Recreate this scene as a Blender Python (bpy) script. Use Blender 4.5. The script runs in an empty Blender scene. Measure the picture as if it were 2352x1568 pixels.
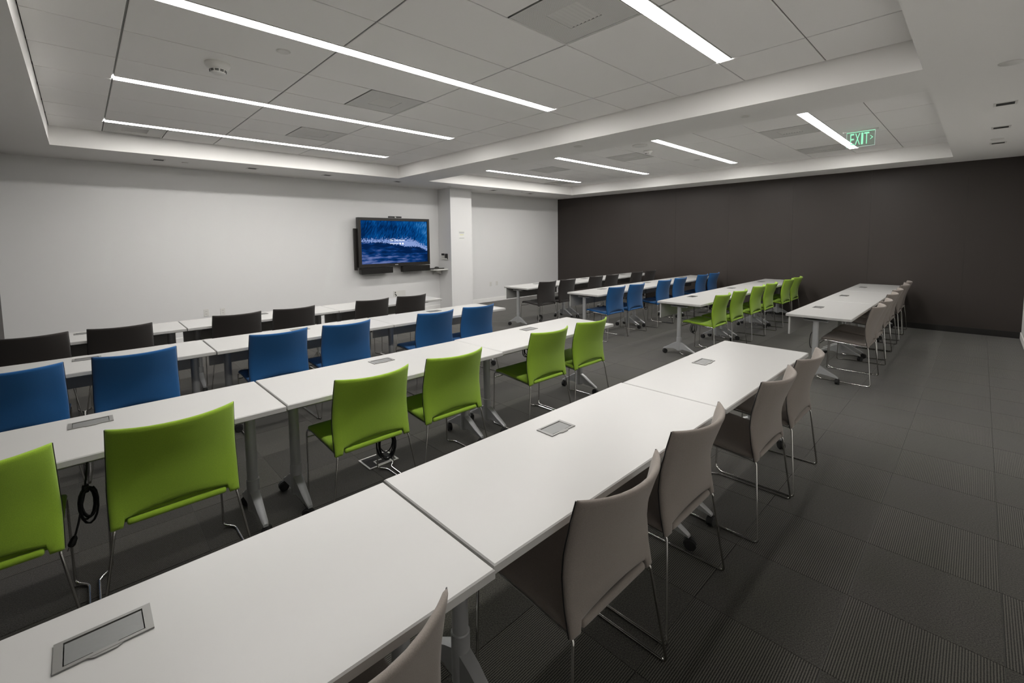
import bpy, bmesh, math, random
from mathutils import Vector, Matrix

random.seed(7)
scene = bpy.context.scene
COL = scene.collection
R = math.radians

# ------------------------------------------------------------------ camera
F_PX, YAW, PITCH, ROLL, CAM_H, SHIFT_PX = 1031.83, 0.7648, 0.0777, -0.0109, 1.6019, -153.14
fwd = Vector((math.sin(YAW) * math.cos(PITCH), math.cos(YAW) * math.cos(PITCH), -math.sin(PITCH)))
rgt = fwd.cross(Vector((0, 0, 1))).normalized()
upv = rgt.cross(fwd)
c_, s_ = math.cos(ROLL), math.sin(ROLL)
rgt2, upv2 = c_ * rgt + s_ * upv, -s_ * rgt + c_ * upv
cam_d = bpy.data.cameras.new('camera')
cam_d.sensor_fit = 'HORIZONTAL'
cam_d.sensor_width = 36.0
cam_d.lens = F_PX / 2352.0 * 36.0
cam_d.shift_y = SHIFT_PX / 2352.0
cam_d.clip_start = 0.02
cam = bpy.data.objects.new('camera', cam_d)
COL.objects.link(cam)
mw = Matrix((rgt2, upv2, -fwd)).transposed().to_4x4()
mw.translation = Vector((0, 0, CAM_H))
cam.matrix_world = mw
scene.camera = cam

# ------------------------------------------------------------------ world, exposure
world = bpy.data.worlds.new('world')
scene.world = world
world.use_nodes = True
world.node_tree.nodes['Background'].inputs[0].default_value = (0.02, 0.02, 0.02, 1)
world.node_tree.nodes['Background'].inputs[1].default_value = 1.0
LAMP_STRENGTH = 47.0
scene.view_settings.view_transform = 'Standard'
scene.view_settings.look = 'None'
scene.view_settings.gamma = 1.0
scene.view_settings.use_curve_mapping = False
scene.view_settings.exposure = 0.0

# ------------------------------------------------------------------ room dimensions (metres)
XL, XR, YN, YW = -0.78, 10.35, -0.50, 8.785      # inner faces of the four walls
ZS, ZC = 2.78, 3.003                             # soffit and tile ceiling heights
BAY1 = dict(x0=-0.18, x1=4.411, y0=0.345, y1=7.665, xs=[0.29, 1.465, 2.63, 3.80])
BAY2 = dict(x0=5.084, x1=9.61, y0=0.350, y1=7.660, xs=[5.48, 6.67, 7.86, 9.05])
YJ = [0.93 + 0.61 * k for k in range(12)]        # ceiling joints along x
LAMP_ROWS = [1, 4, 7, 10]                        # joints with a lamp just before them
LAMP_W = 0.115
TABLE_Z = 0.74


# ------------------------------------------------------------------ helpers
def setp(o, label=None, cat=None, group=None, kind=None):
    if label: o['label'] = label
    if cat: o['category'] = cat
    if group: o['group'] = group
    if kind: o['kind'] = kind
    return o


def empty(name, loc=(0, 0, 0), rz=0.0):
    o = bpy.data.objects.new(name, None)
    o.empty_display_size = 0.1
    o.location = loc
    o.rotation_euler = (0, 0, rz)
    COL.objects.link(o)
    return o


def link(name, mesh, parent=None, loc=None, rot=None):
    o = bpy.data.objects.new(name, mesh)
    COL.objects.link(o)
    if parent is not None: o.parent = parent
    if loc is not None: o.location = loc
    if rot is not None: o.rotation_euler = rot
    return o


def copy_tree(o, parent=None):
    c = o.copy()
    COL.objects.link(c)
    c.parent = parent
    for ch in CHILD.get(o.name, []):
        copy_tree(ch, c)
    return c


CHILD = {}


def index_children():
    CHILD.clear()
    for o in bpy.data.objects:
        if o.parent is not None:
            CHILD.setdefault(o.parent.name, []).append(o)


class MB:
    """collects shapes; mesh() turns them into one mesh"""

    def __init__(self):
        self.bm = bmesh.new()
        self.mi = 0

    def _tag(self, faces):
        for f in faces: f.material_index = self.mi

    def box(self, x0, x1, y0, y1, z0, z1, bevel=0.0, seg=1):
        bm = self.bm
        vs = [bm.verts.new((x, y, z)) for z in (z0, z1) for y in (y0, y1) for x in (x0, x1)]
        fs = [bm.faces.new([vs[i] for i in q]) for q in
              ((0, 2, 3, 1), (4, 5, 7, 6), (0, 1, 5, 4), (2, 6, 7, 3), (0, 4, 6, 2), (1, 3, 7, 5))]
        self._tag(fs)
        if bevel > 0:
            es = list({e for f in fs for e in f.edges})
            r = bmesh.ops.bevel(bm, geom=es, offset=bevel, segments=seg, profile=0.5, affect='EDGES')
            self._tag(r['faces'])
        return self

    def prism(self, pts, y0, y1, axis='y'):
        """extrude polygon pts [(a,b)] along axis"""
        bm = self.bm

        def P(a, b, t):
            return {'y': (a, t, b), 'x': (t, a, b), 'z': (a, b, t)}[axis]
        A = [bm.verts.new(P(a, b, y0)) for a, b in pts]
        B = [bm.verts.new(P(a, b, y1)) for a, b in pts]
        n = len(pts)
        fs = [bm.faces.new(A), bm.faces.new(B[::-1])]
        for i in range(n):
            j = (i + 1) % n
            fs.append(bm.faces.new((A[i], B[i], B[j], A[j])))
        self._tag(fs)
        return self

    def loft(self, rings, closed=False, caps=True):
        bm = self.bm
        V = [[bm.verts.new(p) for p in r] for r in rings]
        n = len(rings[0])
        fs = []
        m = len(V)
        for i in range(m if closed else m - 1):
            a, b = V[i], V[(i + 1) % m]
            for k in range(n):
                l = (k + 1) % n
                fs.append(bm.faces.new((a[k], a[l], b[l], b[k])))
        if caps and not closed:
            fs.append(bm.faces.new(V[0][::-1]))
            fs.append(bm.faces.new(V[-1]))
        self._tag(fs)
        return self

    def lathe(self, prof, n=16, center=(0, 0, 0), axis='z'):
        """prof: [(r, h)]"""
        rings = []
        for r, h in prof:
            ring = []
            for k in range(n):
                a = 2 * math.pi * k / n
                u, v = r * math.cos(a), r * math.sin(a)
                p = {'z': (u, v, h), 'x': (h, u, v), 'y': (v, h, u)}[axis]
                ring.append((p[0] + center[0], p[1] + center[1], p[2] + center[2]))
            rings.append(ring)
        return self.loft(rings)

    def tube(self, pts, r, n=6, closed=False):
        pts = [Vector(p) for p in pts]
        m = len(pts)
        rings = []
        prev = None
        for i, p in enumerate(pts):
            if closed:
                t = (pts[(i + 1) % m] - pts[i - 1]).normalized()
            else:
                t = (pts[min(i + 1, m - 1)] - pts[max(i - 1, 0)]).normalized()
            if prev is None:
                a = Vector((0, 0, 1)) if abs(t.z) < 0.9 else Vector((1, 0, 0))
                u = t.cross(a).normalized()
            else:
                u = (prev - t * prev.dot(t)).normalized()
            prev = u
            v = t.cross(u)
            rings.append([p + r * (math.cos(2 * math.pi * k / n) * u + math.sin(2 * math.pi * k / n) * v) for k in range(n)])
        if closed:
            # align the last ring to the first
            best, bo = 1e9, 0
            for o in range(n):
                d = sum((rings[-1][k] - rings[0][(k + o) % n]).length for k in range(n))
                if d < best: best, bo = d, o
            rings_al = []
            for i, rg in enumerate(rings):
                sh = round(bo * i / (m - 1)) if m > 1 else 0
                rings_al.append([rg[(k - 0) % n] for k in range(n)] if sh == 0 else rg)
            rings = rings_al
            bm = self.bm
            V = [[bm.verts.new(p) for p in rg] for rg in rings]
            fs = []
            for i in range(m):
                a, b = V[i], V[(i + 1) % m]
                off = bo if i == m - 1 else 0
                for k in range(n):
                    l = (k + 1) % n
                    fs.append(bm.faces.new((a[k], a[l], b[(l + off) % n], b[(k + off) % n])))
            self._tag(fs)
            return self
        return self.loft(rings)

    def quad(self, a, b, c, d):
        f = self.bm.faces.new([self.bm.verts.new(p) for p in (a, b, c, d)])
        f.material_index = self.mi
        return self

    def mesh(self, name, *mats, smooth=None):
        bmesh.ops.recalc_face_normals(self.bm, faces=self.bm.faces[:])
        me = bpy.data.meshes.new(name)
        self.bm.to_mesh(me)
        self.bm.free()
        for m in mats: me.materials.append(m)
        if smooth:
            me.polygons.foreach_set('use_smooth', [True] * len(me.polygons))
            try:
                me.set_sharp_from_angle(angle=R(smooth))
            except Exception:
                pass
        return me

    def build(self, name, mat, parent=None, smooth=None, loc=None, rot=None):
        mats = mat if isinstance(mat, (list, tuple)) else [mat]
        return link(name, self.mesh(name, *mats, smooth=smooth), parent, loc, rot)


def fillet(pts, r, seg=4, closed=False):
    pts = [Vector(p) for p in pts]
    n = len(pts)
    out = []
    for i in range(n):
        if not closed and i in (0, n - 1):
            out.append(pts[i]); continue
        p, a, b = pts[i], pts[i - 1], pts[(i + 1) % n]
        da, db = (a - p), (b - p)
        rr = min(r, da.length * 0.45, db.length * 0.45)
        A, B = p + da.normalized() * rr, p + db.normalized() * rr
        for k in range(seg + 1):
            t = k / seg
            out.append((1 - t) ** 2 * A + 2 * t * (1 - t) * p + t * t * B)
    return out


# ------------------------------------------------------------------ materials
def mat_new(name):
    m = bpy.data.materials.new(name)
    m.use_nodes = True
    nt = m.node_tree
    b = nt.nodes['Principled BSDF']
    return m, nt, b


def nd(nt, typ, **kw):
    n = nt.nodes.new(typ)
    for k, v in kw.items():
        if k == 'inp':
            for kk, vv in v.items(): n.inputs[kk].default_value = vv
        else:
            setattr(n, k, v)
    return n


def srgb(r, g, b):
    f = lambda c: (c / 255 / 12.92) if c / 255 <= 0.04045 else ((c / 255 + 0.055) / 1.055) ** 2.4
    return (f(r), f(g), f(b), 1)


def simple(name, col, rough=0.5, metal=0.0, noise=0.0, scale=40, bump=0.0, bscale=200, spec=None, coat=0.0, sheen=0.0):
    m, nt, b = mat_new(name)
    b.inputs['Base Color'].default_value = col
    b.inputs['Roughness'].default_value = rough
    b.inputs['Metallic'].default_value = metal
    if spec is not None: b.inputs['Specular IOR Level'].default_value = spec
    if coat: b.inputs['Coat Weight'].default_value = coat
    if sheen:
        b.inputs['Sheen Weight'].default_value = sheen
        b.inputs['Sheen Roughness'].default_value = 0.5
    tc = nd(nt, 'ShaderNodeTexCoord')
    if noise > 0:
        nz = nd(nt, 'ShaderNodeTexNoise', inp={'Scale': scale, 'Detail': 3.0})
        nt.links.new(tc.outputs['Object'], nz.inputs['Vector'])
        mx = nd(nt, 'ShaderNodeMixRGB', blend_type='MIX')
        mx.inputs[1].default_value = tuple(c * (1 - noise) for c in col[:3]) + (1,)
        mx.inputs[2].default_value = tuple(min(1, c * (1 + noise)) for c in col[:3]) + (1,)
        nt.links.new(nz.outputs['Fac'], mx.inputs[0])
        nt.links.new(mx.outputs[0], b.inputs['Base Color'])
    if bump > 0:
        nb = nd(nt, 'ShaderNodeTexNoise', inp={'Scale': bscale, 'Detail': 2.0})
        nt.links.new(tc.outputs['Object'], nb.inputs['Vector'])
        bp = nd(nt, 'ShaderNodeBump', inp={'Strength': bump, 'Distance': 0.002})
        nt.links.new(nb.outputs['Fac'], bp.inputs['Height'])
        nt.links.new(bp.outputs['Normal'], b.inputs['Normal'])
    return m


def emit(name, col, strength):
    m = bpy.data.materials.new(name)
    m.use_nodes = True
    nt = m.node_tree
    nt.nodes.clear()
    e = nd(nt, 'ShaderNodeEmission', inp={'Color': col, 'Strength': strength})
    o = nd(nt, 'ShaderNodeOutputMaterial')
    nt.links.new(e.outputs[0], o.inputs[0])
    return m


def fabric(name, col, dark=0.25, rough=0.85, sheen=0.15):
    m, nt, b = mat_new(name)
    b.inputs['Roughness'].default_value = rough
    b.inputs['Specular IOR Level'].default_value = 0.25
    b.inputs['Sheen Weight'].default_value = sheen
    b.inputs['Sheen Roughness'].default_value = 0.6
    tc = nd(nt, 'ShaderNodeTexCoord')
    nz = nd(nt, 'ShaderNodeTexNoise', inp={'Scale': 420.0, 'Detail': 2.0})
    nt.links.new(tc.outputs['Object'], nz.inputs['Vector'])
    mx = nd(nt, 'ShaderNodeMixRGB')
    mx.inputs[1].default_value = tuple(c * (1 - dark) for c in col[:3]) + (1,)
    mx.inputs[2].default_value = tuple(min(1, c * (1 + dark)) for c in col[:3]) + (1,)
    nt.links.new(nz.outputs['Fac'], mx.inputs[0])
    nt.links.new(mx.outputs[0], b.inputs['Base Color'])
    bp = nd(nt, 'ShaderNodeBump', inp={'Strength': 0.25, 'Distance': 0.001})
    nt.links.new(nz.outputs['Fac'], bp.inputs['Height'])
    nt.links.new(bp.outputs['Normal'], b.inputs['Normal'])
    return m


def carpet(name, ribbed):
    """charcoal carpet tile: light/dark yarn ribs along local x, or heathered loop pile"""
    m, nt, b = mat_new(name)
    b.inputs['Roughness'].default_value = 0.95
    b.inputs['Specular IOR Level'].default_value = 0.15
    b.inputs['Sheen Weight'].default_value = 0.5
    b.inputs['Sheen Roughness'].default_value = 0.42
    b.inputs['Sheen Tint'].default_value = (0.75, 0.74, 0.72, 1)
    tc = nd(nt, 'ShaderNodeTexCoord')
    geo = nd(nt, 'ShaderNodeNewGeometry')
    pos = geo.outputs['Position']
    nz = nd(nt, 'ShaderNodeTexNoise', inp={'Scale': 190.0, 'Detail': 3.0})
    nt.links.new(pos, nz.inputs['Vector'])
    big = nd(nt, 'ShaderNodeTexNoise', inp={'Scale': 2.2, 'Detail': 2.0})
    nt.links.new(pos, big.inputs['Vector'])
    info = nd(nt, 'ShaderNodeObjectInfo')
    ramp = nd(nt, 'ShaderNodeValToRGB')
    ramp.color_ramp.elements[0].position = 0.30
    ramp.color_ramp.elements[1].position = 0.70
    if ribbed:
        ramp.color_ramp.elements[0].color = (0.007, 0.0067, 0.006, 1)
        ramp.color_ramp.elements[1].color = (0.076, 0.072, 0.063, 1)
        sep = nd(nt, 'ShaderNodeSeparateXYZ')
        nt.links.new(pos, sep.inputs[0])
        mul = nd(nt, 'ShaderNodeMath', operation='MULTIPLY', inp={1: 2 * math.pi / 0.0083})
        nt.links.new(sep.outputs['Y'], mul.inputs[0])
        sn = nd(nt, 'ShaderNodeMath', operation='SINE')
        nt.links.new(mul.outputs[0], sn.inputs[0])
        ma = nd(nt, 'ShaderNodeMath', operation='MULTIPLY_ADD', inp={1: 0.26, 2: 0.12})
        nt.links.new(sn.outputs[0], ma.inputs[0])
        ad = nd(nt, 'ShaderNodeMath', operation='MULTIPLY_ADD', inp={1: 0.75})
        nt.links.new(nz.outputs['Fac'], ad.inputs[0])
        nt.links.new(ma.outputs[0], ad.inputs[2])
        fac = ad.outputs[0]
    else:
        ramp.color_ramp.elements[0].color = (0.009, 0.0086, 0.0077, 1)
        ramp.color_ramp.elements[1].color = (0.062, 0.059, 0.053, 1)
        fac = nz.outputs['Fac']
    nt.links.new(fac, ramp.inputs[0])
    hue = nd(nt, 'ShaderNodeMixRGB', blend_type='MULTIPLY', inp={0: 1.0})
    tint = nd(nt, 'ShaderNodeValToRGB')
    tint.color_ramp.elements[0].color = (0.88, 0.90, 0.80, 1)
    tint.color_ramp.elements[0].position = 0.3
    tint.color_ramp.elements[1].color = (1.0, 0.97, 0.98, 1)
    tint.color_ramp.elements[1].position = 0.7
    nt.links.new(big.outputs['Fac'], tint.inputs[0])
    nt.links.new(ramp.outputs[0], hue.inputs[1])
    nt.links.new(tint.outputs[0], hue.inputs[2])
    nt.links.new(hue.outputs[0], b.inputs['Base Color'])
    bp = nd(nt, 'ShaderNodeBump', inp={'Strength': 0.5, 'Distance': 0.003})
    nt.links.new(fac, bp.inputs['Height'])
    nt.links.new(bp.outputs['Normal'], b.inputs['Normal'])
    return m


M = {}
M['wall_white'] = simple('white_wall_paint', (0.82, 0.815, 0.81, 1), rough=0.30, bump=0.05, bscale=3, spec=0.5)
M['paint'] = simple('white_paint', (0.90, 0.89, 0.87, 1), rough=0.7)
M['soffit'] = simple('soffit_paint', (0.90, 0.885, 0.865, 1), rough=0.65)
M['wall_dark'] = simple('dark_brown_wall', (0.040, 0.0325, 0.0285, 1), rough=0.48, noise=0.06, scale=1.5, bump=0.03, bscale=300, spec=0.4)
M['base_dark'] = simple('dark_base', (0.012, 0.011, 0.010, 1), rough=0.5)
M['tile'] = simple('ceiling_tile_mat', (0.93, 0.915, 0.90, 1), rough=0.9, noise=0.02, scale=300, bump=0.08, bscale=500, spec=0.2)
M['tee'] = simple('tee_bar_gap_shade', (0.20, 0.195, 0.185, 1), rough=0.5)  # white tee bars, coloured dark to put in the shade of the tile gaps
M['laminate'] = simple('white_laminate', (0.465, 0.461, 0.45, 1), rough=0.32, noise=0.01, scale=6, spec=0.4)
M['edge'] = simple('white_edge_band', (0.49, 0.485, 0.47, 1), rough=0.4)
M['silver'] = simple('silver_paint', (0.42, 0.425, 0.43, 1), rough=0.38, metal=0.3)
M['chrome'] = simple('chrome', (0.62, 0.61, 0.59, 1), rough=0.12, metal=1.0)
M['black'] = simple('black_plastic', (0.012, 0.012, 0.012, 1), rough=0.45)
M['rubber'] = simple('black_rubber', (0.01, 0.01, 0.01, 1), rough=0.7)
M['cord'] = simple('black_cord', (0.008, 0.008, 0.009, 1), rough=0.5)
M['alu'] = simple('brushed_aluminium', (0.20, 0.202, 0.20, 1), rough=0.42, metal=0.55, noise=0.05, scale=90)
M['alu_rim'] = simple('aluminium_rim', (0.24, 0.236, 0.228, 1), rough=0.35, metal=0.5)
M['vent'] = simple('vent_grey', (0.74, 0.73, 0.71, 1), rough=0.6)
M['plastic_white'] = simple('white_plastic', (0.75, 0.74, 0.71, 1), rough=0.4)
M['dark_slot'] = simple('dark_slot', (0.015, 0.015, 0.013, 1), rough=0.6)
M['void'] = simple('plenum_dark', (0.05, 0.05, 0.05, 1), rough=0.9)
M['fab_green'] = fabric('green_fabric', (0.265, 0.425, 0.026, 1))
M['fab_blue'] = fabric('blue_fabric', (0.006, 0.085, 0.250, 1))
M['fab_black'] = fabric('charcoal_fabric', (0.022, 0.018, 0.016, 1))
M['fab_grey'] = fabric('taupe_grey_fabric', (0.235, 0.204, 0.182, 1))
M['carpet_rib'] = carpet('carpet_ribbed', True)
M['carpet_plain'] = carpet('carpet_heather', False)
M['subfloor'] = simple('carpet_backing', (0.02, 0.02, 0.02, 1), rough=0.95)
M['diffuser'] = emit('lamp_diffuser', (1.0, 0.975, 0.94, 1), LAMP_STRENGTH)
M['tv_black'] = simple('display_black', (0.010, 0.009, 0.008, 1), rough=0.35)
M['tv_grey'] = simple('display_bezel', (0.020, 0.0175, 0.0155, 1), rough=0.35)
M['white_emit'] = emit('screen_white', (0.92, 0.96, 1.0, 1), 1.3)
M['logo_white'] = simple('logo_white', (0.8, 0.8, 0.8, 1), rough=0.4)
M['exit_green'] = emit('exit_green', (0.36, 1.0, 0.62, 1), 1.0)
M['exit_edge'] = emit('exit_edge', (0.75, 1.0, 0.88, 1), 0.75)
M['paper'] = simple('paper', (0.82, 0.82, 0.80, 1), rough=0.7)
M['ink'] = simple('ink_grey', (0.42, 0.42, 0.43, 1), rough=0.7)
M['yellow'] = simple('highlight_yellow', (0.75, 0.74, 0.30, 1), rough=0.7)
M['laptop'] = simple('laptop_grey', (0.07, 0.065, 0.06, 1), rough=0.4, metal=0.3)
M['floor_frame'] = simple('floor_box_frame', (0.55, 0.54, 0.52, 1), rough=0.45)


def acrylic():
    m = bpy.data.materials.new('clear_acrylic')
    m.use_nodes = True
    nt = m.node_tree
    nt.nodes.clear()
    t = nd(nt, 'ShaderNodeBsdfTransparent', inp={'Color': (0.86, 0.95, 0.90, 1)})
    g = nd(nt, 'ShaderNodeBsdfGlossy', inp={'Color': (0.9, 1, 0.95, 1), 'Roughness': 0.03})
    mx = nd(nt, 'ShaderNodeMixShader', inp={0: 0.08})
    o = nd(nt, 'ShaderNodeOutputMaterial')
    nt.links.new(t.outputs[0], mx.inputs[1]); nt.links.new(g.outputs[0], mx.inputs[2])
    nt.links.new(mx.outputs[0], o.inputs[0])
    return m


M['acrylic'] = acrylic()


def screen_mat(w, h):
    """ocean wave picture, object space x in 0..w, z in 0..h"""
    m = bpy.data.materials.new('screen_picture')
    m.use_nodes = True
    nt = m.node_tree
    nt.nodes.clear()
    L = nt.links.new
    tc = nd(nt, 'ShaderNodeTexCoord')
    sep = nd(nt, 'ShaderNodeSeparateXYZ'); L(tc.outputs['Object'], sep.inputs[0])

    def math_(op, a, b=None, c=None, clamp=False):
        n = nd(nt, 'ShaderNodeMath', operation=op)
        n.use_clamp = clamp
        for i, v in enumerate((a, b, c)):
            if v is None: continue
            if isinstance(v, (int, float)): n.inputs[i].default_value = v
            else: L(v, n.inputs[i])
        return n.outputs[0]
    u = math_('DIVIDE', sep.outputs['X'], w)
    v = math_('DIVIDE', sep.outputs['Z'], h)

    def ramp(fac, stops):
        r = nd(nt, 'ShaderNodeValToRGB')
        e = r.color_ramp.elements
        while len(e) < len(stops): e.new(0.5)
        for el, (p, c) in zip(e, stops):
            el.position = p
            el.color = c if isinstance(c, tuple) else (c, c, c, 1)
        L(fac, r.inputs[0])
        return r.outputs[0]

    def noise(scale, sx, sz, rot=0.0, detail=4.0):
        mp = nd(nt, 'ShaderNodeMapping')
        mp.vector_type = 'TEXTURE'
        mp.inputs['Scale'].default_value = (1 / sx, 1, 1 / sz)
        mp.inputs['Rotation'].default_value = (0, rot, 0)
        L(tc.outputs['Object'], mp.inputs['Vector'])
        n = nd(nt, 'ShaderNodeTexNoise', inp={'Scale': scale, 'Detail': detail})
        L(mp.outputs[0], n.inputs['Vector'])
        return n.outputs['Fac']
    n1 = noise(9.0, 1, 1)
    n2 = noise(34.0, 1, 1.0, detail=6.0)
    n3a = noise(14.0, 2.6, 0.6, rot=R(28), detail=6.0)
    n3 = math_('MULTIPLY_ADD', n3a, 0.55, math_('MULTIPLY', noise(2.2, 1, 1, detail=2.0), 0.45))
    low = noise(5.0, 0.7, 4.0)
    up_edge = ramp(u, [(0.0, 0.555), (0.30, 0.56), (0.45, 0.55), (0.62, 0.56), (0.72, 0.56), (0.85, 0.48), (1.0, 0.36)])
    lo_edge = ramp(u, [(0.0, 0.505), (0.30, 0.50), (0.42, 0.47), (0.55, 0.44), (0.65, 0.385), (0.85, 0.385), (1.0, 0.285)])
    nn = math_('MULTIPLY_ADD', n2, 0.42, -0.21)
    vu = math_('ADD', v, nn)
    a = math_('MULTIPLY_ADD', math_('SUBTRACT', up_edge, vu), 22.0, 0.5, clamp=True)
    vl = math_('ADD', v, math_('MULTIPLY_ADD', n2, 0.16, math_('MULTIPLY_ADD', n1, 0.06, -0.11)))
    b = math_('MULTIPLY_ADD', math_('SUBTRACT', vl, lo_edge), 60.0, 0.5, clamp=True)
    foam = math_('MULTIPLY', a, b)
    top = ramp(math_('MULTIPLY_ADD', n3, 1.0, math_('MULTIPLY_ADD', u, 0.12, -0.06)),
               [(0.38, (0.001, 0.022, 0.10, 1)), (0.50, (0.002, 0.065, 0.27, 1)), (0.58, (0.004, 0.12, 0.40, 1)), (0.68, (0.06, 0.26, 0.62, 1))])
    bot = ramp(math_('ADD', low, math_('MULTIPLY_ADD', v, -0.55, math_('MULTIPLY_ADD', u, -0.16, 0.19))),
               [(0.40, (0.002, 0.018, 0.085, 1)), (0.55, (0.005, 0.050, 0.22, 1)), (0.72, (0.16, 0.22, 0.50, 1))])
    side = math_('MULTIPLY_ADD', math_('SUBTRACT', v, lo_edge), 40.0, 0.5, clamp=True)
    mix = nd(nt, 'ShaderNodeMixRGB'); L(side, mix.inputs[0]); L(bot, mix.inputs[1]); L(top, mix.inputs[2])
    fm = nd(nt, 'ShaderNodeMixRGB'); L(foam, fm.inputs[0]); L(mix.outputs[0], fm.inputs[1])
    fm.inputs[2].default_value = (0.30, 0.42, 0.80, 1)
    e = nd(nt, 'ShaderNodeEmission', inp={'Strength': 0.8}); L(fm.outputs[0], e.inputs[0])
    o = nd(nt, 'ShaderNodeOutputMaterial'); L(e.outputs[0], o.inputs[0])
    return m


# ------------------------------------------------------------------ room shell
T = 0.12
fl = MB().box(XL - T, XR + T, YN - T, YW + T, -0.10, -0.006).build('floor', M['subfloor'])
setp(fl, 'floor covered with charcoal carpet tiles', 'floor', kind='structure')
wb = MB().box(XL - T, XR + T, YW, YW + T, -0.006, ZS + 0.5).build('wall_back', M['wall_white'])
setp(wb, 'long white wall carrying the display screen', 'wall', kind='structure')
wl = MB().box(XL - T, XL, YN - T, YW, -0.006, ZS + 0.5).build('wall_left', M['wall_dark'])
setp(wl, 'dark brown end wall opposite the other brown wall', 'wall', kind='structure')
wn = MB().box(XL, XR + T, YN - T, YN, -0.006, ZS + 0.5).build('wall_front', M['paint'])
setp(wn, 'pale wall facing the screen wall across the room', 'wall', kind='structure')
wr = MB().box(XR + 0.006, XR + T, YN, YW, -0.006, ZS + 0.5).build('wall_right', M['base_dark'])
setp(wr, 'dark brown panelled wall behind the far tables', 'wall', kind='structure')
ys = [YN, 0.18, 1.41, 2.64, 3.87, 5.10, 6.33, 7.56, YW]
for a, b in zip(ys[:-1], ys[1:]):
    MB().box(XR, XR + 0.010, a + 0.0008, b - 0.0008, 0.0, ZS).build('wall_panel', M['wall_dark'], wr)
colm = MB().box(6.064, 6.674, 8.30, YW, -0.006, ZS + 0.1).build('wall_column', M['wall_white'])
setp(colm, 'white square column standing out from the screen wall', 'column', kind='structure')
for nm, mat_, lab, boxes in (
        ('baseboard_back', M['paint'], 'low white baseboard along the screen wall', [(XL, 6.064, YW - 0.012, YW), (6.674, XR, YW - 0.012, YW)]),
        ('baseboard_right', M['base_dark'], 'black baseboard along the brown wall behind the far tables', [(XR - 0.012, XR, YN + 0.012, YW - 0.012)]),
        ('baseboard_left', M['base_dark'], 'black baseboard along the brown end wall', [(XL, XL + 0.012, YN + 0.012, YW - 0.012)]),
        ('baseboard_front', M['paint'], 'pale baseboard along the wall facing the screen', [(XL, XR, YN, YN + 0.012)])):
    mb = MB()
    for x0, x1, y0, y1 in boxes: mb.box(x0, x1, y0, y1, 0.0, 0.10, bevel=0.003)
    setp(mb.build(nm, mat_), lab, 'baseboard', kind='structure')

# carpet tiles ------------------------------------------------------
PX, PY = 0.497, 0.475
xs = [XL]
k = math.ceil((XL + 0.03 - 2.385) / PX)
while 2.385 + k * PX < XR - 0.02:
    xs.append(2.385 + k * PX); k += 1
xs.append(XR)
yy = [YN]
k = math.ceil((YN + 0.03 - 0.335) / PY)
while 0.335 + k * PY < YW - 0.02:
    yy.append(0.335 + k * PY); k += 1
yy.append(YW)
ROTM = Matrix((rgt2, upv2, fwd))


def project(p):
    q = ROTM @ (Vector(p) - Vector((0, 0, CAM_H)))
    if q.z < 0.05: return None
    return (1176 + F_PX * q.x / q.z, 784 + SHIFT_PX - F_PX * q.y / q.z, q.z)


cells = []
for i in range(len(xs) - 1):
    for j in range(len(yy) - 1):
        x0, x1, y0, y1 = xs[i], xs[i + 1], yy[j], yy[j + 1]
        c = project(((x0 + x1) / 2, (y0 + y1) / 2, 0))
        area = 0.0
        if c and -150 < c[0] < 2500 and c[1] < 1750:
            area = (x1 - x0) * (y1 - y0) / c[2] ** 3
        cells.append((area, i, j, x0, x1, y0, y1))
cells.sort(reverse=True)
tile_cache = {}
rest = {0: MB(), 1: MB()}


def carpet_tile(mb, x0, x1, y0, y1):
    g, h = 0.0003, 0.0014
    mb.loft([[(x0 + g, y0 + g, -0.006), (x1 - g, y0 + g, -0.006), (x1 - g, y1 - g, -0.006), (x0 + g, y1 - g, -0.006)],
             [(x0 + g, y0 + g, -0.002), (x1 - g, y0 + g, -0.002), (x1 - g, y1 - g, -0.002), (x0 + g, y1 - g, -0.002)],
             [(x0 + h, y0 + h, 0.0), (x1 - h, y0 + h, 0.0), (x1 - h, y1 - h, 0.0), (x0 + h, y1 - h, 0.0)]])


for n, (area, i, j, x0, x1, y0, y1) in enumerate(cells):
    typ = (i + j) % 2
    if n < 300 and area > 0:
        w, d = round(x1 - x0, 4), round(y1 - y0, 4)
        key = (w, d, typ)
        if key not in tile_cache:
            mb = MB(); carpet_tile(mb, -w / 2, w / 2, -d / 2, d / 2)
            tile_cache[key] = mb.mesh('carpet_tile', M['carpet_rib'] if typ else M['carpet_plain'])
        link('carpet_tile', tile_cache[key], fl, ((x0 + x1) / 2, (y0 + y1) / 2, 0))
    else:
        carpet_tile(rest[typ], x0, x1, y0, y1)
mb = rest[0]
for typ in (0, 1):
    if len(rest[typ].bm.verts):
        o = rest[typ].build('carpet_tile_field', M['carpet_rib'] if typ else M['carpet_plain'], fl)
        o['kind'] = 'stuff'

# ceiling: dropped drywall soffit with two tiled bays --------------------
cm = MB()
ZT = ZC + 0.16
b1, b2 = BAY1, BAY2
cm.box(XL, b1['x0'], YN, YW, ZS, ZT)
cm.box(b1['x1'], b2['x0'], YN, YW, ZS, ZT)
cm.box(b2['x1'], XR, YN, YW, ZS, ZT)
for b in (b1, b2):
    cm.box(b['x0'], b['x1'], YN, b['y0'], ZS, ZT)
    cm.box(b['x0'], b['x1'], b['y1'], YW, ZS, ZT)
cm.mi = 1
cm.box(XL, XR, YN, YW, ZT, ZT + 0.05)
ceil = cm.build('ceiling', [M['soffit'], M['void']])
setp(ceil, 'white dropped ceiling with two recessed tiled bays', 'ceiling', kind='structure')

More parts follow.
